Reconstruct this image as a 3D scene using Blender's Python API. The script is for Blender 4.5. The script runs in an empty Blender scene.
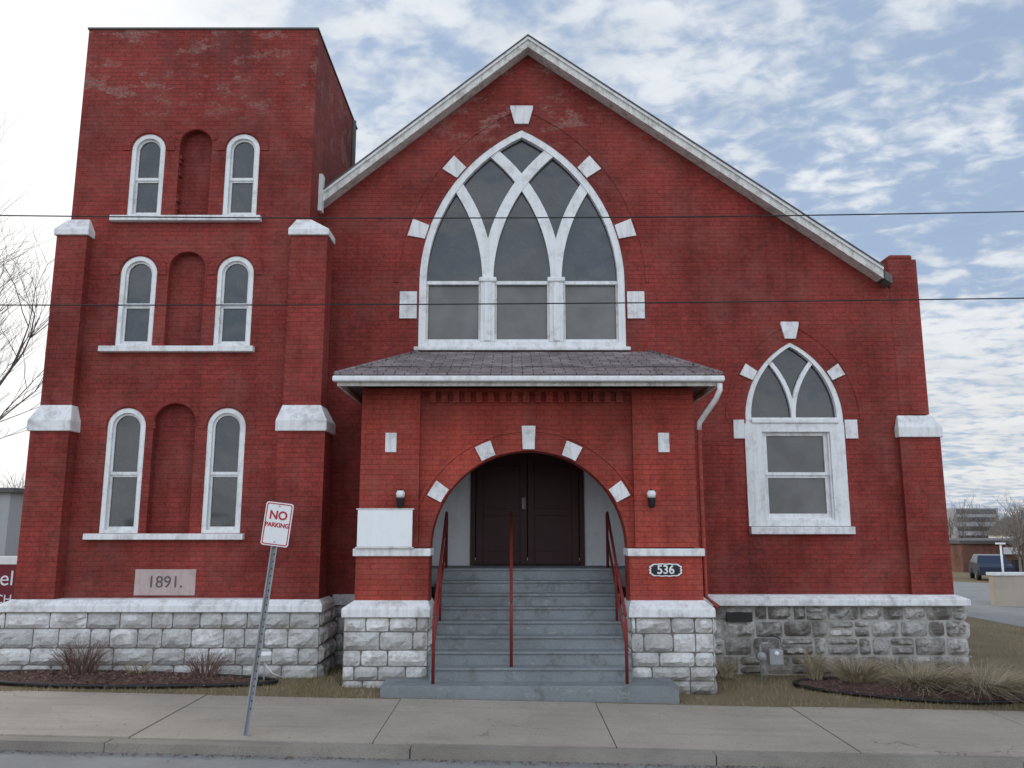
import bpy, math, random
from mathutils import Vector, Matrix, noise as mnoise
random.seed(7)
scene = bpy.context.scene
scene.view_settings.view_transform = 'Standard'
scene.view_settings.look = 'None'
scene.view_settings.exposure = 0
COL = scene.collection
R_ = random.uniform

# ------------------------------------------------------------ helpers
def empty(name, loc=(0,0,0), rot=(0,0,0)):
    e = bpy.data.objects.new(name, None); COL.objects.link(e)
    e.location = loc; e.rotation_euler = rot; e.empty_display_size = .2
    return e
def mk(name, V, F, mat, parent=None, smooth=False, tone=None):
    me = bpy.data.meshes.new(name); me.from_pydata([tuple(v) for v in V], [], F); me.update()
    if mat: me.materials.append(mat)
    if smooth:
        for p in me.polygons: p.use_smooth = True
    if tone is not None:
        at = me.attributes.new('tone', 'FLOAT', 'POINT')
        at.data.foreach_set('value', tone)
    o = bpy.data.objects.new(name, me); COL.objects.link(o)
    if parent: o.parent = parent
    return o
def boxvf(x0,x1,y0,y1,z0,z1):
    V=[(x0,y0,z0),(x1,y0,z0),(x1,y1,z0),(x0,y1,z0),(x0,y0,z1),(x1,y0,z1),(x1,y1,z1),(x0,y1,z1)]
    F=[(0,3,2,1),(4,5,6,7),(0,1,5,4),(1,2,6,5),(2,3,7,6),(3,0,4,7)]
    return V,F
def box(name,x0,x1,y0,y1,z0,z1,mat,parent=None,bev=0):
    V,F=boxvf(x0,x1,y0,y1,z0,z1); o=mk(name,V,F,mat,parent)
    if bev:
        m=o.modifiers.new('b','BEVEL'); m.width=bev; m.segments=2
    return o
def boxes(name,L,mat,parent=None,bev=0):
    V=[];F=[]
    for b in L:
        v,f=boxvf(*b); n=len(V); V+=v; F+=[tuple(i+n for i in q) for q in f]
    o=mk(name,V,F,mat,parent)
    if bev:
        m=o.modifiers.new('b','BEVEL'); m.width=bev; m.segments=2
    return o
def frustum(name,b,z0,t,z1,mat,parent,lip=0.05):
    V=[];
    for (r,z) in ((b,z0),(b,z0+lip),(t,z1)):
        V+=[(r[0],r[2],z),(r[1],r[2],z),(r[1],r[3],z),(r[0],r[3],z)]
    F=[(0,3,2,1),(8,9,10,11)]
    for k in (0,4):
        for i in range(4):
            j=(i+1)%4; F.append((k+i,k+j,k+4+j,k+4+i))
    o=mk(name,V,F,mat,parent)
    m=o.modifiers.new('b','BEVEL'); m.width=.012; m.segments=2
    return o
def plate(name, outlines, y0, y1, mat, parent=None, bev=0):
    cu=bpy.data.curves.new(name,'CURVE'); cu.dimensions='2D'; cu.fill_mode='BOTH'; cu.extrude=(y1-y0)/2
    for pts in outlines:
        s=cu.splines.new('POLY'); s.points.add(len(pts)-1)
        for i,p in enumerate(pts): s.points[i].co=(p[0],p[1],0,1)
        s.use_cyclic_u=True
    tmp=bpy.data.objects.new('tmp',cu); COL.objects.link(tmp)
    dg=bpy.context.evaluated_depsgraph_get()
    me=bpy.data.meshes.new_from_object(tmp.evaluated_get(dg))
    bpy.data.objects.remove(tmp); bpy.data.curves.remove(cu)
    yc=(y0+y1)/2
    for v in me.vertices:
        x,y,z=v.co; v.co=(x,yc-z,y)
    me.name=name; me.materials.clear(); me.materials.append(mat)
    for p in me.polygons: p.use_smooth=False; p.material_index=0
    o=bpy.data.objects.new(name,me); COL.objects.link(o)
    if parent: o.parent=parent
    return o
def tube(name, pts, r, mat, parent=None, n=8, radii=None):
    V=[];F=[]
    pts=[Vector(p) for p in pts]
    for i,p in enumerate(pts):
        d=(pts[min(i+1,len(pts)-1)]-pts[max(i-1,0)]).normalized()
        a=Vector((0,0,1)) if abs(d.z)<.9 else Vector((0,1,0))
        u=d.cross(a).normalized(); w=d.cross(u)
        rr=radii[i] if radii else r
        for k in range(n):
            t=2*math.pi*k/n; V.append(p+u*math.cos(t)*rr+w*math.sin(t)*rr)
    for i in range(len(pts)-1):
        for k in range(n):
            j=(k+1)%n; F.append((i*n+k,i*n+j,(i+1)*n+j,(i+1)*n+k))
    F.append(tuple(range(n))[::-1]); F.append(tuple(range((len(pts)-1)*n,len(pts)*n)))
    return mk(name,V,F,mat,parent,smooth=True)
def roundarch(cx,w,zb,zt,n=20):
    zs=zt-w
    return [(cx-w,zb)]+[(cx-w*math.cos(math.pi*i/n),zs+w*math.sin(math.pi*i/n)) for i in range(n+1)]+[(cx+w,zb)]
def gothic(cx,w,zb,zs,R,n=16):
    c=R-w; tm=math.acos(c/R)
    L=[(cx-w,zb)] if zb<zs-1e-4 else []
    L+=[(cx+c-R*math.cos(tm*i/n),zs+R*math.sin(tm*i/n)) for i in range(n+1)]
    L+=[(cx-c+R*math.cos(tm*i/n),zs+R*math.sin(tm*i/n)) for i in range(n-1,-1,-1)]
    if zb<zs-1e-4: L+=[(cx+w,zb)]
    return L
def strip2(path,w):
    A=[];B=[]
    for i,p in enumerate(path):
        a=path[max(i-1,0)]; b=path[min(i+1,len(path)-1)]
        dx,dz=b[0]-a[0],b[1]-a[1]; l=math.hypot(dx,dz); nx,nz=-dz/l,dx/l
        A.append((p[0]+nx*w/2,p[1]+nz*w/2)); B.append((p[0]-nx*w/2,p[1]-nz*w/2))
    return A+B[::-1]
def ringseg(cx,cz,r0,r1,a0,a1,n=14):
    f=lambda r,a:(cx+r*math.cos(a),cz+r*math.sin(a))
    return [f(r1,a0+(a1-a0)*i/n) for i in range(n+1)]+[f(r0,a1+(a0-a1)*i/n) for i in range(n+1)]
def text(name,s,size,loc,mat,parent,rot=(math.pi/2,0,0),ext=.004,bold=0.0):
    cu=bpy.data.curves.new(name,'FONT'); cu.body=s; cu.size=size; cu.align_x='CENTER'; cu.align_y='CENTER'; cu.extrude=ext; cu.offset=bold
    tmp=bpy.data.objects.new('t',cu); COL.objects.link(tmp)
    me=bpy.data.meshes.new_from_object(tmp.evaluated_get(bpy.context.evaluated_depsgraph_get()))
    bpy.data.objects.remove(tmp)
    me.materials.clear(); me.materials.append(mat)
    o=bpy.data.objects.new(name,me); COL.objects.link(o); o.parent=parent; o.location=loc; o.rotation_euler=rot
    return o

# ------------------------------------------------------------ materials
class NT:
    def __init__(s,name):
        s.m=bpy.data.materials.new(name); s.m.use_nodes=True; s.t=s.m.node_tree; s.N=s.t.nodes; s.L=s.t.links
        s.b=s.N['Principled BSDF']; s.tc=s.N.new('ShaderNodeTexCoord')
    def n(s,t,**k):
        o=s.N.new('ShaderNode'+t)
        for a,v in k.items(): setattr(o,a,v)
        return o
    def noise(s,scale,detail=4,rough=.55,vec=None,dist=0):
        o=s.n('TexNoise'); o.inputs['Scale'].default_value=scale; o.inputs['Detail'].default_value=min(detail,4)
        o.inputs['Roughness'].default_value=rough; o.inputs['Distortion'].default_value=dist
        s.L.new(vec or s.tc.outputs['Object'],o.inputs['Vector']); return o.outputs['Fac']
    def scaled(s,sx,sy,sz):
        o=s.n('Mapping'); o.inputs['Scale'].default_value=(sx,sy,sz); s.L.new(s.tc.outputs['Object'],o.inputs['Vector']); return o.outputs[0]
    def mr(s,v,a,b,c,d):
        o=s.n('MapRange'); o.inputs[1].default_value=a;o.inputs[2].default_value=b;o.inputs[3].default_value=c;o.inputs[4].default_value=d
        s.L.new(v,o.inputs[0]); return o.outputs[0]
    def math(s,op,a,b=None):
        o=s.n('Math',operation=op)
        for i,v in enumerate((a,b)):
            if v is None: continue
            if isinstance(v,(int,float)): o.inputs[i].default_value=v
            else: s.L.new(v,o.inputs[i])
        return o.outputs[0]
    def mix(s,f,a,b,blend='MIX'):
        o=s.n('Mix',data_type='RGBA',blend_type=blend)
        for i,v in ((0,f),(6,a),(7,b)):
            if isinstance(v,(int,float)): o.inputs[i].default_value=v
            elif isinstance(v,tuple): o.inputs[i].default_value=v if len(v)==4 else v+(1,)
            else: s.L.new(v,o.inputs[i])
        return o.outputs[2]
    def grey(s,v):
        o=s.n('CombineColor'); 
        for i in range(3): s.L.new(v,o.inputs[i])
        return o.outputs[0]
    def bump(s,h,strength,dist=.01,prev=None):
        o=s.n('Bump'); o.inputs['Strength'].default_value=strength; o.inputs['Distance'].default_value=dist
        s.L.new(h,o.inputs['Height'])
        if prev: s.L.new(prev,o.inputs['Normal'])
        return o.outputs[0]
    def done(s,col,rough=.8,normal=None,spec=.3,metal=0):
        if isinstance(col,tuple): s.b.inputs['Base Color'].default_value=col+(1,)
        else: s.L.new(col,s.b.inputs['Base Color'])
        if isinstance(rough,(int,float)): s.b.inputs['Roughness'].default_value=rough
        else: s.L.new(rough,s.b.inputs['Roughness'])
        s.b.inputs['Specular IOR Level'].default_value=spec; s.b.inputs['Metallic'].default_value=metal
        if normal: s.L.new(normal,s.b.inputs['Normal'])
        return s.m

def brick_mat(name,c1,c2,mort,patch=True,bump=.6):
    s=NT(name); sep=s.n('SeparateXYZ'); s.L.new(s.tc.outputs['Object'],sep.inputs[0])
    a=s.math('ADD',sep.outputs[0],sep.outputs[1]); cb=s.n('CombineXYZ'); s.L.new(a,cb.inputs[0]); s.L.new(sep.outputs[2],cb.inputs[1])
    br=s.n('TexBrick'); s.L.new(cb.outputs[0],br.inputs['Vector'])
    br.inputs['Scale'].default_value=1; br.inputs['Brick Width'].default_value=.215; br.inputs['Row Height'].default_value=.073
    br.inputs['Mortar Size'].default_value=.006; br.inputs['Mortar Smooth'].default_value=.5; br.inputs['Bias'].default_value=0
    br.inputs['Color1'].default_value=c1+(1,); br.inputs['Color2'].default_value=c2+(1,); br.inputs['Mortar'].default_value=mort+(1,)
    col=br.outputs['Color']
    g1=s.mr(s.noise(.6,4,.62),.3,.7,.62,1.28); g2n=s.noise(1,4,.6,s.scaled(4,4,.45)); g2=s.mr(g2n,.35,.7,.78,1.15)
    g3n=s.noise(24,2,.7); g3=s.mr(g3n,.3,.75,.80,1.2)
    col=s.mix(1,col,s.grey(s.math('MULTIPLY',s.math('MULTIPLY',g1,g2),g3)),'MULTIPLY')
    col=s.mix(s.mr(s.noise(1.6,4,.72),.46,.70,0,.40),col,(.27,.095,.078))
    if patch:
        pn=s.noise(1.5,4,.75,s.scaled(1,1,1.9)); pm=s.mr(pn,.53,.59,0,1)
        zm=s.mr(sep.outputs[2],8.6,9.1,.07,.85)
        br2=s.mr(g3n,.42,.55,.35,1)
        f=s.math('MULTIPLY',s.math('MULTIPLY',pm,zm),br2)
        col=s.mix(f,col,s.mix(br.outputs['Fac'],(.28,.12,.10),(.33,.27,.23)))
        col=s.mix(s.mr(s.noise(3.3,4,.75),.57,.70,0,.6),col,(.075,.028,.025))
        st=s.mr(g2n,.48,.70,0,.6)
        col=s.mix(s.math('MULTIPLY',st,s.mr(sep.outputs[2],8.6,10.3,.25,1)),col,(.07,.03,.028))
    h=s.math('SUBTRACT',s.math('MULTIPLY',g3n,.9),s.math('MULTIPLY',br.outputs['Fac'],bump))
    return s.done(col,.78,s.bump(h,.7,.012),.2)
RED=brick_mat('painted_red_brick',(.285,.044,.034),(.235,.038,.030),(.185,.033,.027),bump=.8)
RED2=brick_mat('painted_red_brick_porch',(.345,.056,.038),(.30,.048,.034),(.24,.039,.029),patch=False,bump=.6)
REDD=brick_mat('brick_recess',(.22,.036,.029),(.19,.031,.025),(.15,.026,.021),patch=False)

def paint(name,c,dirt=(.25,.22,.18),amt=.5,rough=.6,sc=5):
    s=NT(name); f=s.mr(s.noise(sc,4,.72),.50,.74,0,amt); col=s.mix(f,c,dirt)
    col=s.mix(s.mr(s.noise(1,4,.7,s.scaled(12,12,1)),.46,.78,0,amt*.75),col,dirt)
    return s.done(col,rough,None,.3)
WHITE=paint('white_paint',(.76,.77,.77),(.33,.31,.28),.55)
WHITEC=paint('white_painted_stone',(.75,.75,.75),(.30,.275,.25),.7,.75,4)
TRIM=paint('weathered_trim',(.68,.67,.63),(.22,.195,.16),.8)
LINING=paint('porch_plaster',(.68,.69,.71),(.40,.39,.37),.4,.7,1.5)
DOORM=paint('maroon_door_paint',(.045,.011,.011),(.022,.009,.009),.5,.5)
RAIL=paint('red_rail_paint',(.19,.025,.022),(.09,.025,.018),.6,.45)
BLACK=paint('black_paint',(.015,.015,.016),(.05,.05,.05),.4,.5)
PLAQ=paint('plaque_stone',(.46,.36,.34),(.28,.18,.16),.6)
GALV=paint('galvanised_steel',(.30,.31,.32),(.16,.14,.12),.5,.45)
SIGNW=paint('sign_white',(.76,.76,.76),(.5,.48,.45),.25,.4)
SIGNR=paint('sign_red',(.45,.02,.03),(.3,.02,.02),.2,.4)
BOARD=paint('notice_board_white',(.80,.82,.82),(.6,.6,.6),.3,.5)
MAROON=paint('maroon_sign',(.16,.014,.024),(.09,.012,.015),.3,.5)
DARKW=paint('dark_fascia',(.10,.095,.09),(.05,.045,.04),.5)
def stone_mat(name,base,dark,amt,joint):
    s=NT(name); at=s.n('Attribute',attribute_name='tone')
    t=s.mr(at.outputs['Fac'],0,1,.68,1.15)
    col=s.mix(1,base,s.grey(t),'MULTIPLY')
    col=s.mix(s.mr(s.noise(2.2,4,.75),.44,.62,0,amt),col,dark)
    n16=s.noise(16,4,.75)
    col=s.mix(s.mr(n16,.50,.70,0,amt*.65),col,tuple(v*.55 for v in dark))
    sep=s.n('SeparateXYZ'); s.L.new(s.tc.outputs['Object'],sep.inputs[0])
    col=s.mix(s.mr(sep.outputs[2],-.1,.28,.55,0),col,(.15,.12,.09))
    return s.done(col,.9,s.bump(n16,.8,.03),.2)
STONEW=stone_mat('painted_rock_face_stone',(.68,.67,.65),(.37,.345,.32),.75,0)
STONEG=stone_mat('grey_rock_face_stone',(.50,.48,.45),(.13,.115,.10),.95,0)
MORTAR=paint('mortar',(.18,.165,.145),(.08,.07,.06),.7,.9)
MORTARL=paint('pale_mortar',(.40,.38,.35),(.16,.14,.12),.8,.9,3)
def glass_mat(name,c,rough):
    s=NT(name); col=s.mix(s.mr(s.noise(1.1,3,.6),.35,.7,0,1),c,tuple(v*2.2 for v in c))
    col=s.mix(s.mr(s.noise(22,3,.7),.55,.8,0,.35),col,(.14,.14,.13))
    return s.done(col,rough,s.bump(s.noise(2.5,1),.2,.03),.7)
GLASS=glass_mat('dark_window_glass',(.020,.022,.024),.08)
GLASS2=glass_mat('dusty_storm_pane',(.068,.066,.062),.3)
def shingle(name,c,slopeaxis):
    s=NT(name); sep=s.n('SeparateXYZ'); s.L.new(s.tc.outputs['Object'],sep.inputs[0])
    cb=s.n('CombineXYZ'); s.L.new(sep.outputs[0 if slopeaxis=='y' else 1],cb.inputs[0]); s.L.new(sep.outputs[1 if slopeaxis=='y' else 0],cb.inputs[1])
    br=s.n('TexBrick'); s.L.new(cb.outputs[0],br.inputs['Vector']); br.inputs['Scale'].default_value=1
    br.inputs['Brick Width'].default_value=.3; br.inputs['Row Height'].default_value=.13; br.inputs['Mortar Size'].default_value=.007
    br.inputs['Color1'].default_value=c+(1,); br.inputs['Color2'].default_value=tuple(v*.7 for v in c)+(1,); br.inputs['Mortar'].default_value=(.03,.03,.03,1)
    col=s.mix(1,br.outputs['Color'],s.grey(s.mr(s.noise(2.5,4,.7),.3,.7,.65,1.3)),'MULTIPLY')
    col=s.mix(s.mr(s.noise(4,4,.7),.58,.75,0,.6),col,(.14,.13,.07))
    return s.done(col,.9,None,.2)
SHING=shingle('porch_shingles',(.27,.225,.225),'y'); SHING2=shingle('main_shingles',(.16,.155,.15),'x')
def ground_mat(name,c1,c2,c3,sc,rough=.9,bs=.5,bsc=40):
    s=NT(name); col=s.mix(s.mr(s.noise(sc,4,.65),.35,.65,0,1),c1,c2)
    col=s.mix(s.mr(s.noise(sc*6,4,.7),.55,.75,0,.7),col,c3)
    return s.done(col,rough,s.bump(s.noise(bsc,3,.7),bs,.03),.2)
def concrete(name,c,stain,ck=.6,spots=None):
    s=NT(name); col=s.mix(s.mr(s.noise(.8,4,.65),.35,.68,0,.8),c,stain)
    col=s.mix(s.mr(s.noise(7,4,.75),.55,.75,0,.45),col,tuple(v*.58 for v in c))
    fn=s.noise(110,1,.6)
    col=s.mix(1,col,s.grey(s.mr(fn,.3,.7,.82,1.14)),'MULTIPLY')
    col=s.mix(s.mr(s.noise(1,4,.6,s.scaled(.5,6,1)),.53,.75,0,.4),col,tuple(v*.65 for v in stain))
    if spots:
        col=s.mix(s.mr(s.noise(2.3,4,.8),.54,.64,0,.6),col,spots[0])
        col=s.mix(s.mr(s.noise(5.1,4,.8,s.scaled(1,1,2)),.60,.66,0,.55),col,spots[1])
    if ck:
        vo=s.n('TexVoronoi',feature='DISTANCE_TO_EDGE'); vo.inputs['Scale'].default_value=.30
        nn=s.n('TexNoise'); nn.inputs['Scale'].default_value=2.5; nn.inputs['Detail'].default_value=4; s.L.new(s.tc.outputs['Object'],nn.inputs['Vector'])
        vm=s.n('Vector'+'Math',operation='MULTIPLY_ADD'); s.L.new(nn.outputs['Color'],vm.inputs[0]); vm.inputs[1].default_value=(.6,.6,.6); s.L.new(s.tc.outputs['Object'],vm.inputs[2])
        s.L.new(vm.outputs[0],vo.inputs['Vector'])
        crack=s.mr(vo.outputs['Distance'],0,.003,ck,0); cm=s.mr(s.noise(.5,2),.5,.56,0,1)
        col=s.mix(s.math('MULTIPLY',crack,cm),col,(.05,.045,.035))
    return s.done(col,.9,s.bump(fn,.35,.008),.2)
CONC=concrete('sidewalk_concrete',(.40,.352,.295),(.31,.272,.228))
CURBM=concrete('curb_concrete',(.31,.28,.24),(.18,.16,.135),0)
STEPM=concrete('grey_step_paint',(.24,.26,.27),(.17,.18,.185),0,((.13,.125,.12),(.36,.35,.33)))
ASPH=ground_mat('asphalt',(.30,.295,.29),(.25,.245,.24),(.36,.35,.34),1.2,.9,.6,90)
JOINT=ground_mat('joint_dirt',(.05,.045,.035),(.07,.07,.03),(.03,.025,.02),4)
LAWN=ground_mat('lawn_soil',(.17,.135,.08),(.22,.17,.105),(.12,.10,.055),.9,.95,.8,30)
MULCH=ground_mat('mulch',(.15,.085,.065),(.09,.055,.045),(.21,.15,.11),5,.95,1,45)
def blade_mat(name,a,b):
    s=NT(name); at=s.n('Attribute',attribute_name='tone'); return s.done(s.mix(at.outputs['Fac'],a,b),.8,None,.2)
GRASSM=blade_mat('grass_blades',(.12,.105,.045),(.34,.265,.155))
DRYM=blade_mat('dry_stems',(.17,.13,.08),(.40,.33,.22))
SHRUBM=blade_mat('reddish_twigs',(.06,.035,.03),(.23,.14,.11))
BARK=blade_mat('bark',(.12,.095,.08),(.23,.19,.16))

# ------------------------------------------------------------ terrain
XS=[-900,-60,-12,-6,0,9,20,30,60,900]
def zg(x):
    if x<-12: return .19
    if x<9: return -.05-.02*x
    if x<60: return -.23-.035*(x-9)
    return -2.015
def sheet(name,xa,xb,ya,yb,dz,mat,thick=0,parent=None,xs=None):
    xs=[xa]+[x for x in XS if xa<x<xb]+[xb]; V=[];F=[]
    for x in xs:
        z=zg(x)+dz; V+=[(x,ya,z),(x,yb,z),(x,ya,z-max(thick,.001)),(x,yb,z-max(thick,.001))]
    for i in range(len(xs)-1):
        a=i*4;b=a+4
        F.append((a,b,b+1,a+1))
        if thick: F+=[(a,a+2,b+2,b),(a+1,b+1,b+3,a+3)]
    if thick: F+=[(0,1,3,2),(len(V)-4,len(V)-2,len(V)-1,len(V)-3)]
    return mk(name,V,F,mat,parent)
V=[];F=[];YS=[(-500,-.125),(9.4,-.125),(10.2,-.02),(60,-.02),(1500,-.02)]
for x in XS:
    for y,d in YS: V.append((x,y,zg(x)+d))
n=len(YS)
for i in range(len(XS)-1):
    for j in range(n-1): F.append((i*n+j,(i+1)*n+j,(i+1)*n+j+1,i*n+j+1))
mk('ground',V,F,LAWN)
sheet('road',-120,120,-2.5,8.62,-.10,ASPH)
sheet('parking_lot',13,75,17.5,46,-.014,ASPH)
cb=empty('curb'); x=-40.0;i=0
while x<40:
    w=3.0; sheet('curb_stone_%d'%i,x+.006,x+w-.006,8.62+R_(-.008,.008),8.80,-.004+R_(-.008,.006),CURBM,.2,cb); x+=w;i+=1
sw=empty('sidewalk'); sheet('bedding',-40,40,8.8,11.0,-.03,JOINT,.0,sw)
x=-40.6;i=0
while x<40:
    w=2.45; sheet('slab_%d'%i,x+.007,x+w-.007,8.825,10.98+R_(-.02,.02),R_(-.006,.006),CONC,.1,sw); x+=w;i+=1
V=[];F=[];T=[]
for k in range(3200):
    x=R_(-12,12); y=8.6-abs(random.gauss(0,.07)); s=R_(.006,.02); a=R_(0,6.28); z=zg(x)-.094
    n0=len(V); V+=[(x+s*math.cos(a+q),y+s*.7*math.sin(a+q),z+R_(0,.008)) for q in (0,2.1,4.2)]; F.append((n0,n0+1,n0+2)); t=random.random(); T+=[t]*3
for k in range(700):
    x=R_(-9,9); y=8.85+abs(random.gauss(0,.9)) if k%2 else 10.95-abs(random.gauss(0,.2)); s=R_(.004,.014); a=R_(0,6.28); z=zg(x)+.009
    if y>10.95: continue
    n0=len(V); V+=[(x+s*math.cos(a+q),y+s*.7*math.sin(a+q),z+R_(0,.008)) for q in (0,2.1,4.2)]; F.append((n0,n0+1,n0+2)); t=random.random(); T+=[t]*3
mk('leaf_litter',V,F,SHRUBM,tone=T)

# ------------------------------------------------------------ church
CH=empty('brick_church')
P=CH
def rockwall(name,ox,oy,u,L,z0,z1,rows,avg,seed,mat,amp=.035,rubble=False):
    rnd=random.Random(seed); n=(u[1],-u[0]); V=[];F=[];T=[]
    hs=[rnd.uniform(.78,1.22) for _ in range(rows)]; tot=sum(hs); g=.007 if not rubble else .011
    def block(sa,sb,za,zb):
        sa+=g; sb-=g; za+=g; zb-=g
        if rubble: sa+=rnd.uniform(0,.015); sb-=rnd.uniform(0,.015); za+=rnd.uniform(0,.010); zb-=rnd.uniform(0,.012)
        if sb-sa<.05: return
        nu=max(3,int((sb-sa)/.065)); nv=max(3,int((zb-za)/.05)); tone=rnd.random(); base=rnd.uniform(0,.02); b0=len(V)
        cut=rnd.uniform(.0,.02)
        for i in range(-1,nu+2):
            for j in range(-1,nv+2):
                ii=min(max(i,0),nu); jj=min(max(j,0),nv)
                ss=sa+(sb-sa)*ii/nu; zz=za+(zb-za)*jj/nv
                if (ii in (0,nu)) and (jj in (0,nv)): ss+=cut*(1 if ii==0 else -1); zz+=cut*.6*(1 if jj==0 else -1)
                if i<0 or i>nu or j<0 or j>nv: d=-.004
                elif i in(0,nu) or j in (0,nv): d=.010
                else:
                    e=min(ii,nu-ii,jj,nv-jj)
                    d=base+.016+amp*(.5+.9*mnoise.noise(Vector((ss*6+seed,zz*8,seed*.7))))+rnd.uniform(0,amp*.55)+(.008 if e>1 else 0)
                    ss+=rnd.uniform(-.014,.014); zz+=rnd.uniform(-.010,.010)
                V.append((ox+u[0]*ss+n[0]*d,oy+u[1]*ss+n[1]*d,zz)); T.append(tone)
        m=nv+3
        for i in range(nu+2):
            for j in range(m-1):
                a=b0+i*m+j; F.append((a,a+m,a+m+1,a+1))
    z=z0
    for r in range(rows):
        h=(z1-z0)*hs[r]/tot; za=z; zb=z+h; z=zb
        s=-rnd.uniform(0,avg*.5)
        while s<L:
            w=rnd.uniform(.55,1.45)*avg; sa=max(s,0); sb=min(s+w,L); s+=w
            if L-sb<.12: sb=L; s=L
            if rubble and rnd.random()<.3 and sb-sa>.2:
                k=rnd.uniform(.4,.6); zm=za+(zb-za)*k; block(sa,sb,za,zm); block(sa,sb,zm,zb)
            else: block(sa,sb,za,zb)
    return mk(name,V,F,mat,P,tone=T)

# ---- tower
TX0,TX1,TY=-7.1,-3.26,12.7
TT=10.34; WB=1.0
rows=[(2.02,3.93,.295),(4.90,6.38,.29),(7.04,8.47,.275)]
blind=[(-5.20,.325),(-5.175,.29),(-5.17,.265)]
WC=(-5.94,-4.40)
holes=[]
for (zb,zt,w),(bc,bw) in zip(rows,blind):
    for c in WC: holes.append(roundarch(c,w,zb,zt))
    holes.append(roundarch(bc,bw,zb+.0,zt+.07))
plate('tower_front_wall',[[(TX0,WB),(TX1,WB),(TX1,TT),(TX0,TT)]]+holes,TY,TY+.3,RED,P)
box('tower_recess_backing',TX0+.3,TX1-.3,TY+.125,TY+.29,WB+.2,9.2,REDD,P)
boxes('tower_side_walls',[(TX0,TX0+.3,TY+.3,16.2,WB,TT),(TX1-.3,TX1,TY+.3,16.2,WB,TT),(TX0+.3,TX1-.3,15.9,16.2,WB,TT)],RED,P)
boxes('tower_coping',[(TX0-.02,TX1+.02,TY-.02,TY+.33,TT+.002,TT+.04),(TX0-.02,TX0+.33,TY+.33,16.25,TT+.002,TT+.04),(TX1-.33,TX1+.02,TY+.33,16.25,TT+.002,TT+.04)],DARKW,P,.008)
box('tower_roof',TX0+.2,TX1-.2,TY+.2,16,TT-.5,TT-.4,DARKW,P)
for r,(zb,zt,w) in enumerate(rows):
    for k,c in enumerate(WC):
        nm='tower_window_%d_%d_'%(r,k)
        plate(nm+'casing',[roundarch(c,w-.002,zb+.002,zt-.002),roundarch(c,w-.072,zb+.05,zt-.075)],TY+.012,TY+.12,WHITE,P)
        zi=zb+.05; zo=zt-.075; wi=w-.074; mid=(zi+zo)/2-.06
        plate(nm+'upper_sash',[roundarch(c,wi,mid,zo),roundarch(c,wi-.03,mid+.045,zo-.035)],TY+.055,TY+.09,WHITE,P)
        plate(nm+'lower_sash',[[(c-wi,zi),(c+wi,zi),(c+wi,mid-.001),(c-wi,mid-.001)],[(c-wi+.03,zi+.05),(c+wi-.03,zi+.05),(c+wi-.03,mid-.03),(c-wi+.03,mid-.03)]],TY+.075,TY+.11,WHITE,P)
        plate(nm+'glass_up',[roundarch(c,wi,mid,zo)],TY+.080,TY+.083,GLASS,P)
        plate(nm+'glass_low',[[(c-wi,zi),(c+wi,zi),(c+wi,mid),(c-wi,mid)]],TY+.1,TY+.103,GLASS,P)
        plate(nm+'hood',[ringseg(c,zt-w,w+.02,w+.15,-.05,math.pi+.05,20)],TY-.012,TY+.01,RED,P)
    bc,bw=blind[r]
    plate('tower_blind_hood_%d'%r,[ringseg(bc,zt+.07-bw,bw+.007,bw+.10,0.3,math.pi-.3,18)],TY-.010,TY+.01,RED,P)
    box('tower_sill_%d'%r,-6.42-(.02 if r else 0),-4.03,TY-.10,TY+.04,zb-.095,zb-.004,WHITEC,P,.01)
rnd=random.Random(4); L=[]; bc,bw=blind[2]
for k in range(14):
    for sx_,x0 in ((-1,bc-bw),(1,bc+bw)):
        if rnd.random()<.6:
            d=rnd.uniform(.012,.035); z=7.1+k*.073
            L.append((x0-.002 if sx_<0 else x0-d, x0+d if sx_<0 else x0+.002, TY+.02,TY+.124,z,z+.062))
boxes('tower_toothed_bricks',L,RED,P)
box('date_stone',-5.63,-4.72,TY-.02,TY+.02,1.11,1.49,PLAQ,P,.008)
text('date_numerals','1891.',.24,(-5.17,TY-.023,1.30),DARKW,P,ext=.003)
for nm,x0l,x1l,x0u,x1u,tx0,tx1 in (('left',-7.27,-6.68,-7.20,-6.72,-7.12,-6.78),('right',-3.53,-2.82,-3.50,-2.92,-3.46,-3.22)):
    box('tower_buttress_lower_'+nm,x0l,x1l,12.44,13.0 if nm=='right' else 13.5,WB,3.54,RED,P)
    box('tower_buttress_upper_'+nm,x0u,x1u,12.52,12.92,3.6,6.66,RED,P)
    frustum('tower_cap_lower_'+nm,(x0l-.035,x1l+.03,12.40,13.04),3.54,(x0u-.004,x1u+.004,12.515,12.94),3.95,WHITEC,P,.16)
    frustum('tower_cap_upper_'+nm,(x0u-.035,x1u+.03,12.48,12.96),6.66,(tx0,tx1,12.66,12.9),6.98,WHITEC,P,.10)
frustum('tower_water_table',(-7.44,-2.74,12.33,13.2),.90,(-7.29,-2.80,12.43,13.1),1.075,WHITEC,P,.1)
box('tower_base_core',-7.40,-2.78,12.40,13.4,-.8,.90,MORTAR,P)
box('tower_base_core_rear',-7.3,-3.2,13.4,16.2,-.8,.99,MORTAR,P)
rockwall('tower_base_stone_front',-7.40,12.40,(1,0),4.62,-.06,.895,4,.46,11,STONEW)
rockwall('tower_base_stone_side',-2.78,12.40,(0,1),1.0,-.06,.895,4,.5,12,STONEW)
rockwall('tower_base_stone_left',-7.40,13.4,(0,-1),1.0,-.06,.895,4,.5,13,STONEW)
tube('tower_vent_pipe',[(-3.17,15.5,8.6),(-3.17,15.5,10.15)],.045,DARKW,P)
box('rake_return_board',-3.262,-3.20,13.2,13.36,7.35,8.0,WHITE,P)

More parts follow.
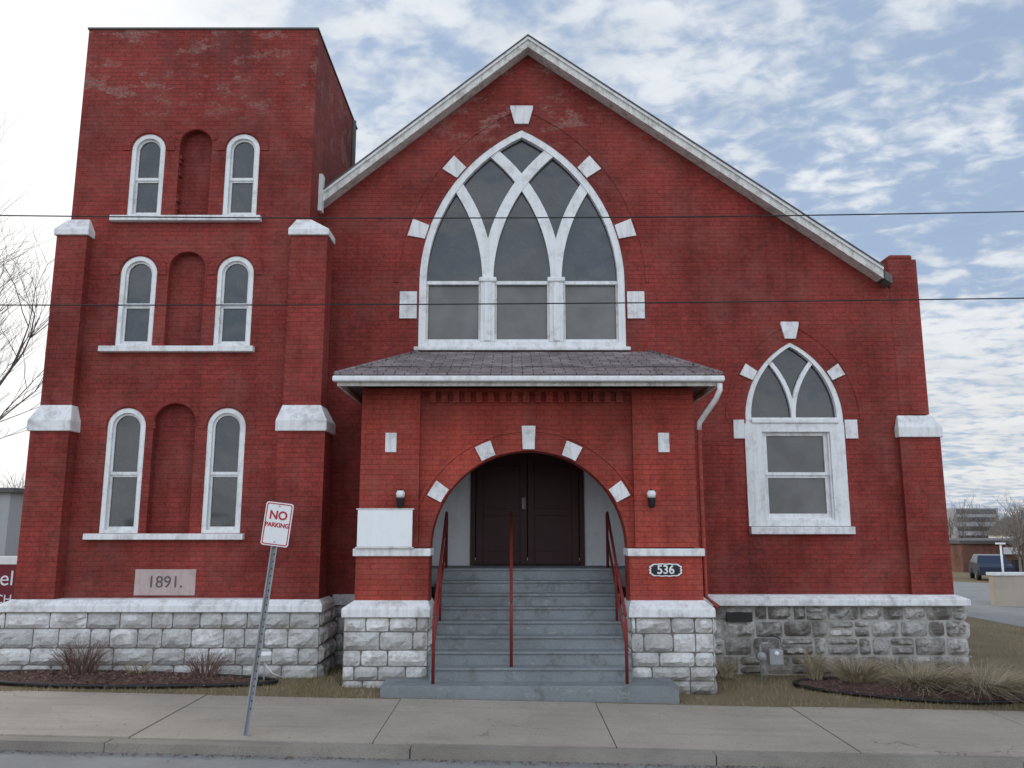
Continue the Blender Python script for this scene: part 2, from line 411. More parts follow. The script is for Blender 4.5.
# ---- nave front wall
MY=13.6; AX=.28; AZ=10.42
sl=.822; sr=.712
zr=lambda x: AZ-(x-AX)*sr if x>AX else AZ-(AX-x)*sl
GX,GW,GS,GR=.17,1.75,6.22,3.083
RX,RW,RS,RR=4.67,.81,3.86,1.47
wall=[(-6.2,WB),(6.6,WB),(6.6,zr(6.6)+.05),(AX,AZ+.08),(-6.2,zr(-6.2)+.08)]
plate('nave_front_wall',[wall,gothic(GX,GW,5.08,GS,GR),gothic(RX,RW,2.12,RS,RR),[(-1.7,WB+.02),(2.15,WB+.02),(2.15,3.95),(-1.7,3.95)]],MY,MY+.3,RED,P)
boxes('nave_side_walls',[(6.3,6.6,MY+.3,32,WB,6.0),(-6.2,-5.9,16.2,32,WB,5.0),(-5.9,6.3,31.7,32,WB,5.5)],RED,P)
box('nave_base_core',-6.2,6.9,MY-.05,32,-2.0,.90,MORTAR,P)
for nm,xe in (('right',6.36),('left',-6.5)):
    ze=zr(xe)
    V=[(AX,13.36,AZ+.03),(xe,13.36,ze+.03),(xe,32.3,ze+.03),(AX,32.3,AZ+.03),(AX,13.36,AZ+.18),(xe,13.36,ze+.18),(xe,32.3,ze+.18),(AX,32.3,AZ+.18)]
    F=[(0,1,2,3),(4,7,6,5),(0,4,5,1),(1,5,6,2),(2,6,7,3),(3,7,4,0)]
    mk('nave_roof_'+nm,V,F,SHING2,P)
def rake(nm,pts_lo,pts_hi,y0,y1,mat): plate(nm,[pts_lo+pts_hi[::-1]],y0,y1,mat,P)
L=[(-3.25,zr(-3.25)),(AX,AZ),(6.20,zr(6.20))]
rake('rake_board',L,[(x,z+.135) for x,z in L],13.32,13.36,TRIM)
rake('rake_moulding',[(x,z+.137) for x,z in L],[(x,z+.19) for x,z in L],13.29,13.40,WHITE)
rake('roof_edge_shingles',[(x,z+.192) for x,z in L],[(x,z+.215) for x,z in L],13.27,13.6,DARKW)
rake('rake_soffit',[(x,z+.015) for x,z in L],[(x,z+.03) for x,z in L],13.361,13.598,TRIM)
box('corner_pier_upper',6.42,6.90,13.594,14.25,3.95,6.62,RED,P)
box('corner_pier_top',6.46,6.86,13.62,14.2,6.62,6.72,RED,P,.04)
box('corner_buttress_lower',6.34,7.00,13.50,14.5,WB,3.56,RED,P)
frustum('corner_buttress_cap',(6.31,7.03,13.45,14.6),3.56,(6.36,6.93,13.57,14.3),3.93,WHITEC,P,.16)
frustum('nave_water_table',(2.70,7.16,13.32,14.7),.90,(2.72,7.02,13.44,14.6),1.06,WHITEC,P,.1)
frustum('nave_water_table_west',(-2.85,-2.2,13.46,13.7),.90,(-2.85,-2.2,13.57,13.65),1.06,WHITEC,P,.1)
box('corner_base_core',2.7,7.10,13.45,14.65,-1.2,.90,MORTARL,P)
rockwall('nave_base_stone_east',2.72,13.45,(1,0),4.42,-.36,.895,5,.36,21,STONEG,.05,True)
rockwall('nave_base_stone_side',7.12,13.45,(0,1),1.2,-.36,.895,5,.4,22,STONEG,.05,True)
rockwall('nave_base_stone_west',-2.8,MY-.05,(1,0),.6,-.06,.895,4,.4,23,STONEW)

# ---- big gothic window
FY=MY
plate('gothic_frame',[gothic(GX,GW-.003,5.083,GS,GR-.003),gothic(GX,GW-.12,5.18,GS,GR-.12)],FY+.010,FY+.14,WHITE,P)
plate('gothic_glass_upper',[gothic(GX,GW-.1,6.22,6.2201,GR-.1)],FY+.115,FY+.12,GLASS,P)
plate('gothic_glass_lower',[[(GX-GW+.1,5.15),(GX+GW-.1,5.15),(GX+GW-.1,6.22),(GX-GW+.1,6.22)]],FY+.105,FY+.11,GLASS2,P)
q=GW/3; mull=(-q,q)
for i,mx in enumerate(mull):
    box('gothic_mullion_%d'%i,GX+mx-.12,GX+mx+.12,FY+.004,FY+.10,5.181,6.30,WHITE,P,.01)
    box('gothic_mullion_shaft_%d'%i,GX+mx-.055,GX+mx+.055,FY-.02,FY+.02,5.20,6.22,WHITE,P,.01)
    box('gothic_capital_%d'%i,GX+mx-.15,GX+mx+.15,FY-.03,FY+.09,6.225,6.31,WHITE,P,.02)
segs=[(-GW+.12,-q-.12),(-q+.12,q-.12),(q+.12,GW-.12)]
for i,(a,b) in enumerate(segs):
    box('gothic_transom_%d'%i,GX+a,GX+b,FY+.035,FY+.10,6.19,6.25,WHITE,P)
    box('gothic_sash_%d'%i,GX+a,GX+b,FY+.05,FY+.10,5.181,5.235,WHITE,P)
    boxes('gothic_stiles_%d'%i,[(GX+a,GX+a+.035,FY+.05,FY+.10,5.236,6.189),(GX+b-.035,GX+b,FY+.05,FY+.10,5.236,6.189)],TRIM,P)
def tracery(pref,cx,w,zs,R,origins,bw,y,z_start=0):
    c=R-w; k=0
    for x0 in origins:
        for sgn in (1,-1):
            path=[]; t=0
            while t<1.5:
                xx=x0+sgn*(R-R*math.cos(t)); zz=R*math.sin(t)
                if math.hypot(xx-c,zz)>R-.04 or math.hypot(xx+c,zz)>R-.04:
                    if t>.1: break
                path.append((cx+xx,zs+zz)); t+=.04
            if len(path)>2:
                k+=1; plate('%s_tracery_%d'%(pref,k),[strip2(path,bw)],y+.004*k,y+.085,WHITE,P)
tracery('gothic',GX,GW,GS+.02,GR,mull,.185,FY+.02)
box('gothic_sill',GX-GW-.06,GX+GW+.06,FY-.09,FY+.05,5.02,5.082,WHITE,P,.01)
def goth_blocks(pref,cx,w,zs,R,angs,r0,r1,hw,keyw,sq,y,key):
    c=R-w
    for a in angs:
        for sg in (1,-1):
            ca,sa=math.cos(a),math.sin(a); pts=[]
            for r,t in ((r0,-hw),(r1,-hw*1.25),(r1,hw*1.25),(r0,hw)):
                x=-c+ r*ca - t*sa; z=r*sa+t*ca
                pts.append((cx+sg*x,zs+z))
            plate('%s_voussoir_%d_%d'%(pref,int(a*57),sg),[pts],y-.03,y+.02,WHITEC,P)
    k0,k1=key; plate(pref+'_keystone',[[(cx-keyw*.6,k0),(cx+keyw*.6,k0),(cx+keyw,k1-.05),(cx+keyw,k1),(cx-keyw,k1),(cx-keyw,k1-.05)]],y-.035,y+.02,WHITEC,P)
    for i,(x0,x1,z0,z1) in enumerate(sq): plate(pref+'_spring_block_%d'%i,[[(x0,z0),(x1,z0),(x1,z1),(x0,z1)]],y-.03,y+.02,WHITEC,P)
goth_blocks('gothic',GX,GW,GS,GR,(math.radians(39.6),math.radians(16.7)),GR+.01,GR+.31,.125,.20,[(GX-2.07,GX-1.78,5.58,6.05),(GX+1.78,GX+2.07,5.58,6.05)],MY,(9.10,9.44))
tm=math.acos((GR-GW)/GR)
plate('gothic_brick_hood_l',[ringseg(GX+GR-GW,GS,GR+.35,GR+.42,math.pi-tm+.0,math.pi,24)],MY-.012,MY+.01,RED,P)
plate('gothic_brick_hood_r',[ringseg(GX-GR+GW,GS,GR+.35,GR+.42,0,tm,24)],MY-.012,MY+.01,RED,P)

# ---- right window
plate('side_window_frame',[gothic(RX,RW-.003,2.122,RS,RR-.003),gothic(RX,RW-.10,3.90,3.9001,RR-.10),[(RX-.53,2.26),(RX+.53,2.26),(RX+.53,3.66),(RX-.53,3.66)]],FY+.012,FY+.14,WHITE,P)
plate('side_window_casing',[[(RX-.84,2.13),(RX+.80,2.13),(RX+.80,3.80),(RX-.84,3.80)],[(RX-.56,2.23),(RX+.56,2.23),(RX+.56,3.66),(RX-.56,3.66)]],FY-.025,FY+.011,WHITE,P)
box('side_window_head',RX-.72,RX+.72,FY-.05,FY+.005,3.802,3.87,WHITE,P,.01)
plate('side_glass_upper',[gothic(RX,RW-.09,3.88,3.8801,RR-.09)],FY+.10,FY+.105,GLASS,P)
plate('side_sash_upper',[[(RX-.53,2.95),(RX+.53,2.95),(RX+.53,3.66),(RX-.53,3.66)],[(RX-.47,3.0),(RX+.47,3.0),(RX+.47,3.60),(RX-.47,3.60)]],FY+.05,FY+.09,WHITE,P)
plate('side_sash_lower',[[(RX-.53,2.26),(RX+.53,2.26),(RX+.53,2.948),(RX-.53,2.948)],[(RX-.47,2.33),(RX+.47,2.33),(RX+.47,2.91),(RX-.47,2.91)]],FY+.075,FY+.11,WHITE,P)
box('side_glass_low',RX-.5,RX+.5,FY+.10,FY+.104,2.28,2.95,GLASS2,P)
box('side_glass_mid',RX-.5,RX+.5,FY+.08,FY+.084,2.951,3.64,GLASS2,P)
tracery('side',RX,RW,RS+.03,RR,(0.0,),.07,FY+.03)
box('side_window_sill',RX-.83,RX+.84,FY-.11,FY+.03,2.0,2.12,WHITEC,P,.012)
goth_blocks('side',RX,RW,RS,RR,(math.radians(29.9),),RR+.01,RR+.24,.085,.15,[(RX-1.02,RX-.845,3.55,3.86),(RX+.82,RX+1.02,3.55,3.86)],MY,(5.23,5.52))
tm=math.acos((RR-RW)/RR)
plate('side_brick_hood_l',[ringseg(RX+RR-RW,RS,RR+.27,RR+.33,math.pi-tm,math.pi,20)],MY-.011,MY+.01,RED,P)
plate('side_brick_hood_r',[ringseg(RX-RR+RW,RS,RR+.27,RR+.33,0,tm,20)],MY-.011,MY+.01,RED,P)

# ---- porch
PX=.24; PR=1.40; PZ=1.80
op=[(PX-PR,-.5)]+[(PX-PR*math.cos(math.pi*i/32),PZ+PR*math.sin(math.pi*i/32)) for i in range(33)]+[(PX+PR,-.5)]
body=[(-2.14,-.5),(PX-PR,-.5)]+op[1:-1]+[(PX+PR,-.5),(2.60,-.5),(2.60,4.12),(-2.14,4.12)]
plate('porch_front_wall',[body],12.0,12.3,RED2,P)
boxes('porch_pilasters',[(-2.17,-1.33,11.89,12.02,1.83,4.10),(1.74,2.63,11.89,12.02,1.83,4.10)],RED2,P)
boxes('porch_piers',[(-2.19,-1.165,11.87,12.32,1.10,1.71),(1.645,2.665,11.87,12.32,1.10,1.71)],RED2,P)
boxes('porch_imposts',[(-2.23,-1.14,11.83,12.33,1.71,1.815),(1.62,2.70,11.83,12.33,1.71,1.815)],WHITEC,P,.01)
boxes('porch_side_walls',[(-2.14,-1.66,12.3,MY-.002,.9,4.12),(2.12,2.60,12.3,MY-.002,.9,4.12)],RED2,P)
plate('porch_arch_ring',[ringseg(PX,PZ,PR+.002,PR+.27,.02,math.pi-.02,40)],11.975,12.01,RED2,P)
plate('porch_arch_outer_ring',[ringseg(PX,PZ,PR+.275,PR+.325,.05,math.pi-.05,40)],11.965,12.01,RED2,P)
for d in (32,66,114,148):
    a=math.radians(d); hw=.075
    plate('porch_voussoir_%d'%d,[ringseg(PX,PZ,PR+.02,PR+.24,a-hw,a+hw,3)],11.945,11.99,WHITEC,P)
plate('porch_keystone',[[(PX-.085,3.22),(PX+.085,3.22),(PX+.10,3.56),(PX-.10,3.56)]],11.94,11.99,WHITEC,P)
boxes('porch_pier_tablets',[(-1.82,-1.66,11.87,11.90,3.17,3.45),(2.10,2.26,11.87,11.90,3.17,3.45)],WHITEC,P,.005)
boxes('porch_dentils',[(-1.2+.17*i,-1.11+.17*i,11.93,12.0,3.90,4.06) for i in range(17)],RED2,P)
box('porch_cornice_course',-1.33,1.74,11.90,11.999,4.062,4.10,RED2,P)
for nm,a,b,sd in (('w',-2.31,-1.15,31),('e',1.63,2.76,32)):
    frustum('porch_water_table_'+nm,(a-.03,b+.03,11.72,12.5),.89,(a+.12 if nm=='w' else a+.02,b-.02 if nm=='w' else b-.09,11.865,12.45),1.11,WHITEC,P,.12)
    box('porch_pier_core_'+nm,a,b,11.79,12.5,-.8,.89,MORTAR,P)
    rockwall('porch_pier_stone_'+nm,a,11.79,(1,0),b-a,-.12,.885,5,.40,sd,STONEW,.04)
rockwall('porch_pier_inner_w',-1.15,11.79,(0,1),.7,-.12,.885,5,.42,35,STONEW,.02)
rockwall('porch_pier_inner_e',1.63,12.49,(0,-1),.7,-.12,.885,5,.42,36,STONEW,.02)
rockwall('porch_pier_outer_e',2.76,11.79,(0,1),.7,-.12,.885,5,.42,37,STONEW,.03)
boxes('porch_side_base',[(-2.2,-1.7,12.5,13.55,-.8,.9),(2.15,2.65,12.5,13.44,-.8,.9)],MORTAR,P)
boxes('porch_lining',[(-1.659,-1.60,12.301,14.2,-.5,4.0),(2.06,2.119,12.301,14.2,-.5,4.0)],LINING,P)
plate('porch_back_wall',[[(-1.66,1.2),(2.12,1.2),(2.12,4.0),(-1.66,4.0)],[(-.66,1.3),(1.18,1.3),(1.18,3.72),(-.66,3.72)]],14.2,14.35,LINING,P)
box('porch_ceiling',-1.66,2.12,12.301,14.2,3.94,3.99,LINING,P)
plate('door_casing',[[(-.70,1.485),(1.22,1.485),(1.22,3.78),(-.70,3.78)],[(-.62,1.484),(1.14,1.484),(1.14,3.70),(-.62,3.70)]],14.16,14.25,DOORM,P)
for i,(a,b) in enumerate(((-.61,.255),(.265,1.13))):
    box('door_leaf_%d'%i,a,b,14.22,14.27,1.50,3.69,DOORM,P)
    st=.12; z=[1.5,1.72,2.30,2.42,3.02,3.14,3.56,3.69]
    boxes('door_rails_%d'%i,[(a,a+st,14.195,14.221,1.5,3.69),(b-st,b,14.195,14.221,1.5,3.69)]+[(a+st,b-st,14.197,14.221,z[k],z[k+1]) for k in (0,2,4,6)],DOORM,P,.006)
tube('door_handle',[(.22,14.16,2.40),(.22,14.16,2.62)],.012,GALV,P)
boxes('door_lock_plate',[(.17,.235,14.18,14.194,2.42,2.6)],GALV,P)
st=[(-1.69,2.14,11.12,12.2,-.6,.10)]
z=.10; NR=8; dz=(1.48-.10)/NR
stp=[]
for i in range(NR):
    z+=dz; y=11.47+.245*i
    xa,xb=(-1.145,1.625)
    if i==0: xa,xb=-1.10,1.60
    stp.append((xa+.003*i,xb-.003*i,y,y+.6 if i<NR-1 else 14.3,z-.5,z-.035))
    stp.append((xa+.003*i+.001,xb-.003*i-.001,y-.02,y+.6 if i<NR-1 else 14.3,z-.034,z))
boxes('steps',st+stp,STEPM,P,.008)
box('porch_floor_side',-1.66,2.12,13.2,14.25,1.2,1.476,STEPM,P)
def rail(nm,x):
    y0,y1=11.30,13.22
    zb0,zb1=.10,1.48; h=.86
    if nm=='c': y0=11.55; zb0=.10+dz
    tube('handrail_top_'+nm,[(x,y0,zb0-.02),(x,y0,zb0+h-.04),(x,y0+.03,zb0+h),(x,y1,zb1+h),(x,y1+.05,zb1+h-.03),(x,y1+.06,zb1-.02)],.022,RAIL,P)
    if nm!='c':
        tube('handrail_low_'+nm,[(x,y0,zb0+h-.38),(x,y1+.05,zb1+h-.38)],.018,RAIL,P)
    ym=(y0+y1)/2; zm=(zb0+zb1)/2
    tube('handrail_post_'+nm,[(x,ym,zm-.1),(x,ym,zm+h)],.018,RAIL,P)
rail('l',-1.03); rail('c',-.01); rail('r',1.50)
ex0,ex1,ey,ez=-2.47,2.93,11.40,4.21; tx0,tx1,tz=-1.55,2.30,5.0
V=[(ex0,ey,ez),(ex1,ey,ez),(ex1,13.598,ez),(ex0,13.598,ez),(tx0,13.598,tz),(tx1,13.598,tz)]
mk('porch_roof',V,[(0,1,5,4),(3,0,4),(1,2,5),(0,3,2,1),(3,4,5,2)],SHING,P)
V=[];F=[];rows_n=15
for r in range(rows_n):
    t0=r/rows_n; t1=(r+1)/rows_n+.01
    xa=ex0+(tx0-ex0)*t0; xb=ex1+(tx1-ex1)*t0
    x=xa
    while x<xb:
        w=R_(.22,.32); x2=min(x+w,xb)
        lift=.012+R_(0,.012); f=lambda xx,t,l:(xx,ey-.02+(13.598-ey)*min(t,1),ez+(tz-ez)*min(t,1)+l)
        q=(tx0-ex0)*(t1-t0)
        xl=x+(q if x==xa else 0); xr=x2-((ex1-tx1)*(t1-t0) if x2==xb else 0)
        n=len(V); V+=[f(x+.004,t0,lift),f(x2-.004,t0,lift),f(xr-.004,t1,.006),f(xl+.004,t1,.006),f(x+.004,t0,-.002),f(x2-.004,t0,-.002)]
        F+=[(n,n+1,n+2,n+3),(n+4,n+5,n+1,n)]; x=x2
mk('porch_roof_shingles',V,F,SHING,P)
boxes('porch_fascia',[(ex0+.02,ex1-.02,11.44,11.48,4.06,4.205),(ex0+.02,ex0+.06,11.48,13.59,4.06,4.205),(ex1-.06,ex1-.02,11.48,13.59,4.06,4.205)],TRIM,P)
boxes('porch_gutter',[(ex0-.03,ex1+.03,11.33,11.435,4.11,4.19)],WHITE,P,.02)
box('porch_soffit',ex0+.06,ex1-.06,11.48,13.59,4.125,4.15,DARKW,P)
for nm,(a,b) in {'l':((ex0,ey,ez),(tx0,13.598,tz)),'r':((ex1,ey,ez),(tx1,13.598,tz))}.items():
    tube('hip_cap_'+nm,[(a[0],a[1]+.01,a[2]+.02),(b[0],b[1],b[2]+.015)],.035,SHING,P,6)
tube('downspout_elbow',[(2.90,11.40,4.09),(2.90,11.41,4.0),(2.86,11.5,3.88),(2.75,11.78,3.68),(2.71,11.9,3.60),(2.705,11.93,3.5)],.038,WHITE,P)
tube('downspout',[(2.705,11.93,3.5),(2.705,11.93,1.16),(2.85,11.80,1.02)],.033,RED2,P)
for k,(lx) in enumerate((-1.575,1.97)):
    y=11.80
    boxes('lantern_plate_%d'%k,[(lx-.035,lx+.035,11.868,11.888,2.40,2.62)],BLACK,P,.005)
    tube('lantern_arm_%d'%k,[(lx,11.87,2.50),(lx,y,2.50)],.014,BLACK,P)
    tube('lantern_body_%d'%k,[(lx,y,2.38),(lx,y,2.41),(lx,y,2.50),(lx,y,2.52)],.05,BLACK,P,12,[.03,.048,.055,.062])
    tube('lantern_globe_%d'%k,[(lx,y,2.521),(lx,y,2.58),(lx,y,2.62)],.05,SIGNW,P,12,[.055,.065,.045])
    tube('lantern_cap_%d'%k,[(lx,y,2.621),(lx,y,2.64)],.05,BLACK,P,12,[.045,.008])
box('notice_board_panel',-2.17,-1.40,11.80,11.83,1.84,2.35,BOARD,P,.004)
boxes('notice_board_frame',[(-2.19,-1.38,11.795,11.835,2.352,2.372),(-2.19,-1.38,11.795,11.835,1.818,1.838)],TRIM,P)
pts=[]
for i in range(60):
    a=2*math.pi*i/60; ca,sa=math.cos(a),math.sin(a)
    k=1/max(abs(ca)**4+abs(sa)**4,1e-6)**.25; w=1+.035*math.cos(a*14)
    pts.append((2.145+.225*k*ca*w,1.522+.088*k*sa*w))
plate('number_plaque',[pts],11.846,11.868,WHITE,P)
plate('number_plaque_field',[[(2.145+(x-2.145)*.9,1.522+(z-1.522)*.82) for x,z in pts]],11.842,11.8455,BLACK,P)
text('house_number','536',.165,(2.145,11.838,1.522),WHITE,P,ext=.003,bold=.003)
box('basement_vent',3.35,3.75,13.36,13.44,.66,.80,BLACK,P)

# ------------------------------------------------------------ gas meter
gm=empty('gas_meter'); gx,gy=3.95,12.95; z0=zg(gx)
tube('riser',[(gx-.22,gy,z0-.02),(gx-.22,gy,z0+.48),(gx-.20,gy,z0+.52),(gx-.1,gy,z0+.52)],.02,GALV,gm)
box('body',gx-.11,gx+.11,gy-.07,gy+.07,z0+.2,z0+.44,GALV,gm,.03)
tube('regulator',[(gx-.22,gy-.06,z0+.33),(gx-.22,gy+.02,z0+.33)],.07,GALV,gm,14)
tube('outlet',[(gx+.1,gy,z0+.47),(gx+.1,gy,z0+.55),(gx+.12,gy+.05,z0+.58),(gx+.12,gy+.46,z0+.58)],.02,GALV,gm)
tube('dial',[(gx,gy-.08,z0+.38),(gx,gy-.06,z0+.38)],.035,SIGNW,gm,14)
# ------------------------------------------------------------ landscape flood light
fl=empty('flood_light'); fx,fy=-3.42,11.95; z0=zg(fx)
tube('stake',[(fx,fy,z0-.05),(fx,fy,z0+.26)],.014,GALV,fl)
V,F=boxvf(-.09,.09,-.04,.04,-.06,.06); o=mk('head',V,F,SIGNW,fl); o.location=(fx,fy,z0+.33); o.rotation_euler=(.5,0,.3); b=o.modifiers.new('b','BEVEL'); b.width=.015
tube('cable',[(fx,fy,z0+.24),(fx+.1,fy+.05,z0+.1),(fx+.25,fy+.2,z0)],.007,SIGNW,fl)

# ------------------------------------------------------------ no parking sign
sx,sy=-2.73,9.0
lean=math.atan2(.255,2.14)
ns=empty('no_parking_sign',(sx,sy,zg(sx)),(math.radians(1.5),lean,math.radians(-6)))
prof=[(-.035,-.012),(-.022,-.012),(-.015,.018),(.015,.018),(.022,-.012),(.035,-.012),(.035,-.007),(.025,-.007),(.018,.023),(-.018,.023),(-.025,-.007),(-.035,-.007)]
V=[(x,y,-.1) for x,y in prof]+[(x,y,2.34) for x,y in prof]; n=len(prof)
F=[(i,(i+1)%n,n+(i+1)%n,n+i) for i in range(n)]+[tuple(range(n,2*n))]
mk('post',V,F,GALV,ns)
V,F=[],[]
for k in range(28):
    z=.25+k*.075; V+=[(-.006,.0165,z),(.006,.0165,z),(.006,.0165,z+.018),(-.006,.0165,z+.018)]; F.append((4*k,4*k+1,4*k+2,4*k+3))
mk('post_holes',V,F,BLACK,ns)
def rr(w,h,r,cx=0,cz=2.15,n=6):
    L=[]
    for qx,qz,a0 in ((1,1,0),(-1,1,90),(-1,-1,180),(1,-1,270)):
        for i in range(n+1):
            a=math.radians(a0+90*i/n); L.append((cx+qx*(w-r)+r*math.cos(a),cz+qz*(h-r)+r*math.sin(a)))
    return L
plate('panel',[rr(.152,.228,.03)],-.020,-.016,SIGNW,ns)
plate('border',[rr(.140,.216,.024),rr(.130,.206,.018)],-.0225,-.0205,SIGNR,ns)
text('lettering_no','NO',.125,(0,-.0225,2.24),SIGNR,ns,ext=.001,bold=.003)
text('lettering_parking','PARKING',.064,(0,-.0225,2.14),SIGNR,ns,ext=.001,bold=.002)
boxes('bolts',[(-.006,.006,-.026,-.021,2.335,2.347),(-.006,.006,-.026,-.021,1.96,1.972)],GALV,ns)

# ------------------------------------------------------------ power lines + poles
pl=empty('power_line')
def wire(nm,z0,slope,sagk,y):
    pts=[]
    for i in range(49):
        X=-24+i
        pts.append((X,y,z0+slope*X+sagk*(X/24)**2))
    tube(nm,pts,.0065,BLACK,pl,6)
wire('upper_wire',5.20,.004,1.0,8.0)
wire('lower_wire',4.30,.007,.5,8.0)
for X in (-24,24):
    up=empty('utility_pole'); tube('shaft',[(X,8.15,zg(X)-.5),(X,8.15,9)],.14,BARK,up,10,[.16,.11]); box('crossarm',X-.06,X+.06,7.2,9.1,8.3,8.42,BARK,up)

# ------------------------------------------------------------ vegetation
def blades(name,pts,mat,hmin,hmax,wid,lean=.5):
    V=[];F=[];T=[]
    for (x,y,z) in pts:
        h=R_(hmin,hmax); a=R_(0,6.28); w=wid*R_(.6,1.3); l=R_(0,lean)*h; b=R_(0,6.28)
        n=len(V); V+=[(x-w*math.cos(a),y-w*math.sin(a),z-.01),(x+w*math.cos(a),y+w*math.sin(a),z-.01),(x+l*math.cos(b),y+l*math.sin(b),z+h)]
        F.append((n,n+1,n+2)); t=random.random(); T+=[t,t,min(1,t+.2)]
    return mk(name,V,F,mat,tone=T)
pts=[]
def scat(n,xa,xb,ya,yb,thr=-.35):
    c=0
    while c<n:
        x,y=R_(xa,xb),R_(ya,yb)
        c+=1
        if mnoise.noise(Vector((x*1.3,y*1.3,0)))<thr*R_(.5,1.2): continue
        pts.append((x,y,zg(x)-.02))
scat(7000,-9,-2.3,11.0,12.35); scat(3500,-2.9,-1.7,11.0,13.4); scat(9000,2.15,8.0,10.98,13.4); scat(16000,7.2,16,11.0,22); scat(3000,-12,-7.5,11,20)
for k in range(900):
    x=R_(-12,14)
    if -1.7<x<2.15: continue
    pts.append((x,R_(10.9,11.02),zg(x)))
blades('grass',pts,GRASSM,.02,.075,.004,.9)
def bed(name,cx,cy,rx,ry,h):
    e=empty(name); V=[(cx,cy,zg(cx)+h)];F=[];n=40;m=10; ring=[]
    for j in range(1,m+1):
        for i in range(n):
            a=2*math.pi*i/n; r=j/m; w=1+.08*math.sin(3*a+cx)
            x=cx+rx*r*w*math.cos(a); y=cy+ry*r*w*math.sin(a)
            V.append((x,y,zg(x)+h*(1-r**3)+R_(-.012,.012)))
            if j==m: ring.append((x,y,zg(x)+.02))
    for i in range(n): F.append((0,1+i,1+(i+1)%n))
    for j in range(m-1):
        for i in range(n):
            a=1+j*n+i;b=1+j*n+(i+1)%n; F.append((a,a+n,b+n,b))
    mk('mulch_mound',V,F,MULCH,e); ring.append(ring[0]); tube('edging',ring,.022,BLACK,e,6)
    V=[];F=[];T=[]
    for k in range(1500):
        a=R_(0,6.28); r=math.sqrt(random.random())*.97; x=cx+rx*r*math.cos(a); y=cy+ry*r*math.sin(a); z=zg(x)+h*(1-r**3)+.012; s=R_(.01,.035); b=R_(0,3.14)
        q=len(V); dx,dy=s*math.cos(b),s*math.sin(b); V+=[(x-dx,y-dy,z),(x+dy*.3,y-dx*.3,z+.01),(x+dx,y+dy,z+R_(0,.02)),(x-dy*.3,y+dx*.3,z)]; F.append((q,q+1,q+2,q+3)); T+=[random.random()]*4
    mk('bark_chips',V,F,SHRUBM,e,tone=T)
bed('flower_bed',-5.4,11.82,2.05,.52,.07)
bed('flower_bed',5.9,12.35,1.75,.85,.08)
def clump(name,cx,cy,r,h,n,mat,spread=.9,wid=.004,branch=False):
    V=[];F=[];T=[]
    for k in range(n):
        a=R_(0,6.28); rr_=r*.35*math.sqrt(random.random()); x=cx+rr_*math.cos(a); y=cy+rr_*math.sin(a); z=zg(x)+.03
        a2=a+R_(-.6,.6); sp=R_(.1,spread)*r; H=h*R_(.5,1.05); t=random.random()
        for s in range(5):
            f=s/4; q=Vector((x+sp*math.cos(a2)*f**1.4*1.2,y+sp*math.sin(a2)*f**1.4*1.2,z+H*math.sin(f*1.7)/1.0)); q+=Vector((R_(-1,1),R_(-1,1),R_(-1,1)))*.012
            w=wid*(1-.75*f); n0=len(V); V+=[q+Vector((-w,0,0)),q+Vector((w,0,0))]; T+=[t,t]
            if s: F.append((n0-2,n0-1,n0+1,n0))
            if branch and s in (2,3):
                for b in range(2):
                    d=Vector((R_(-1,1),R_(-1,1),R_(.1,1)))*h*.22; n1=len(V); V+=[q-Vector((w*.7,0,0)),q+Vector((w*.7,0,0)),q+d]; T+=[t]*3; F.append((n1,n1+1,n1+2))
                n0=len(V); V+=[q+Vector((-w,0,0)),q+Vector((w,0,0))]; T+=[t,t]
    return mk(name,V,F,mat,tone=T)
clump('bare_shrub',-5.95,11.95,.52,.46,190,SHRUBM,1.1,.004,True)
clump('bare_shrub',-4.25,11.95,.45,.36,110,SHRUBM,1.1,.004,True)
clump('bare_shrub',-5.2,12.0,.3,.2,50,DRYM,1.0,.004,True)
clump('dry_ornamental_grass',6.6,12.2,1.1,.25,1100,DRYM,1.4,.005)
clump('dry_ornamental_grass',5.8,12.4,.95,.28,900,DRYM,1.4,.005)
clump('dry_ornamental_grass',5.0,12.6,.6,.34,400,DRYM,1.2,.005)
clump('dry_ornamental_grass',4.5,12.9,.3,.40,160,DRYM,.9,.004)
clump('dry_ornamental_grass',3.2,12.9,.25,.28,120,DRYM,.9,.004)

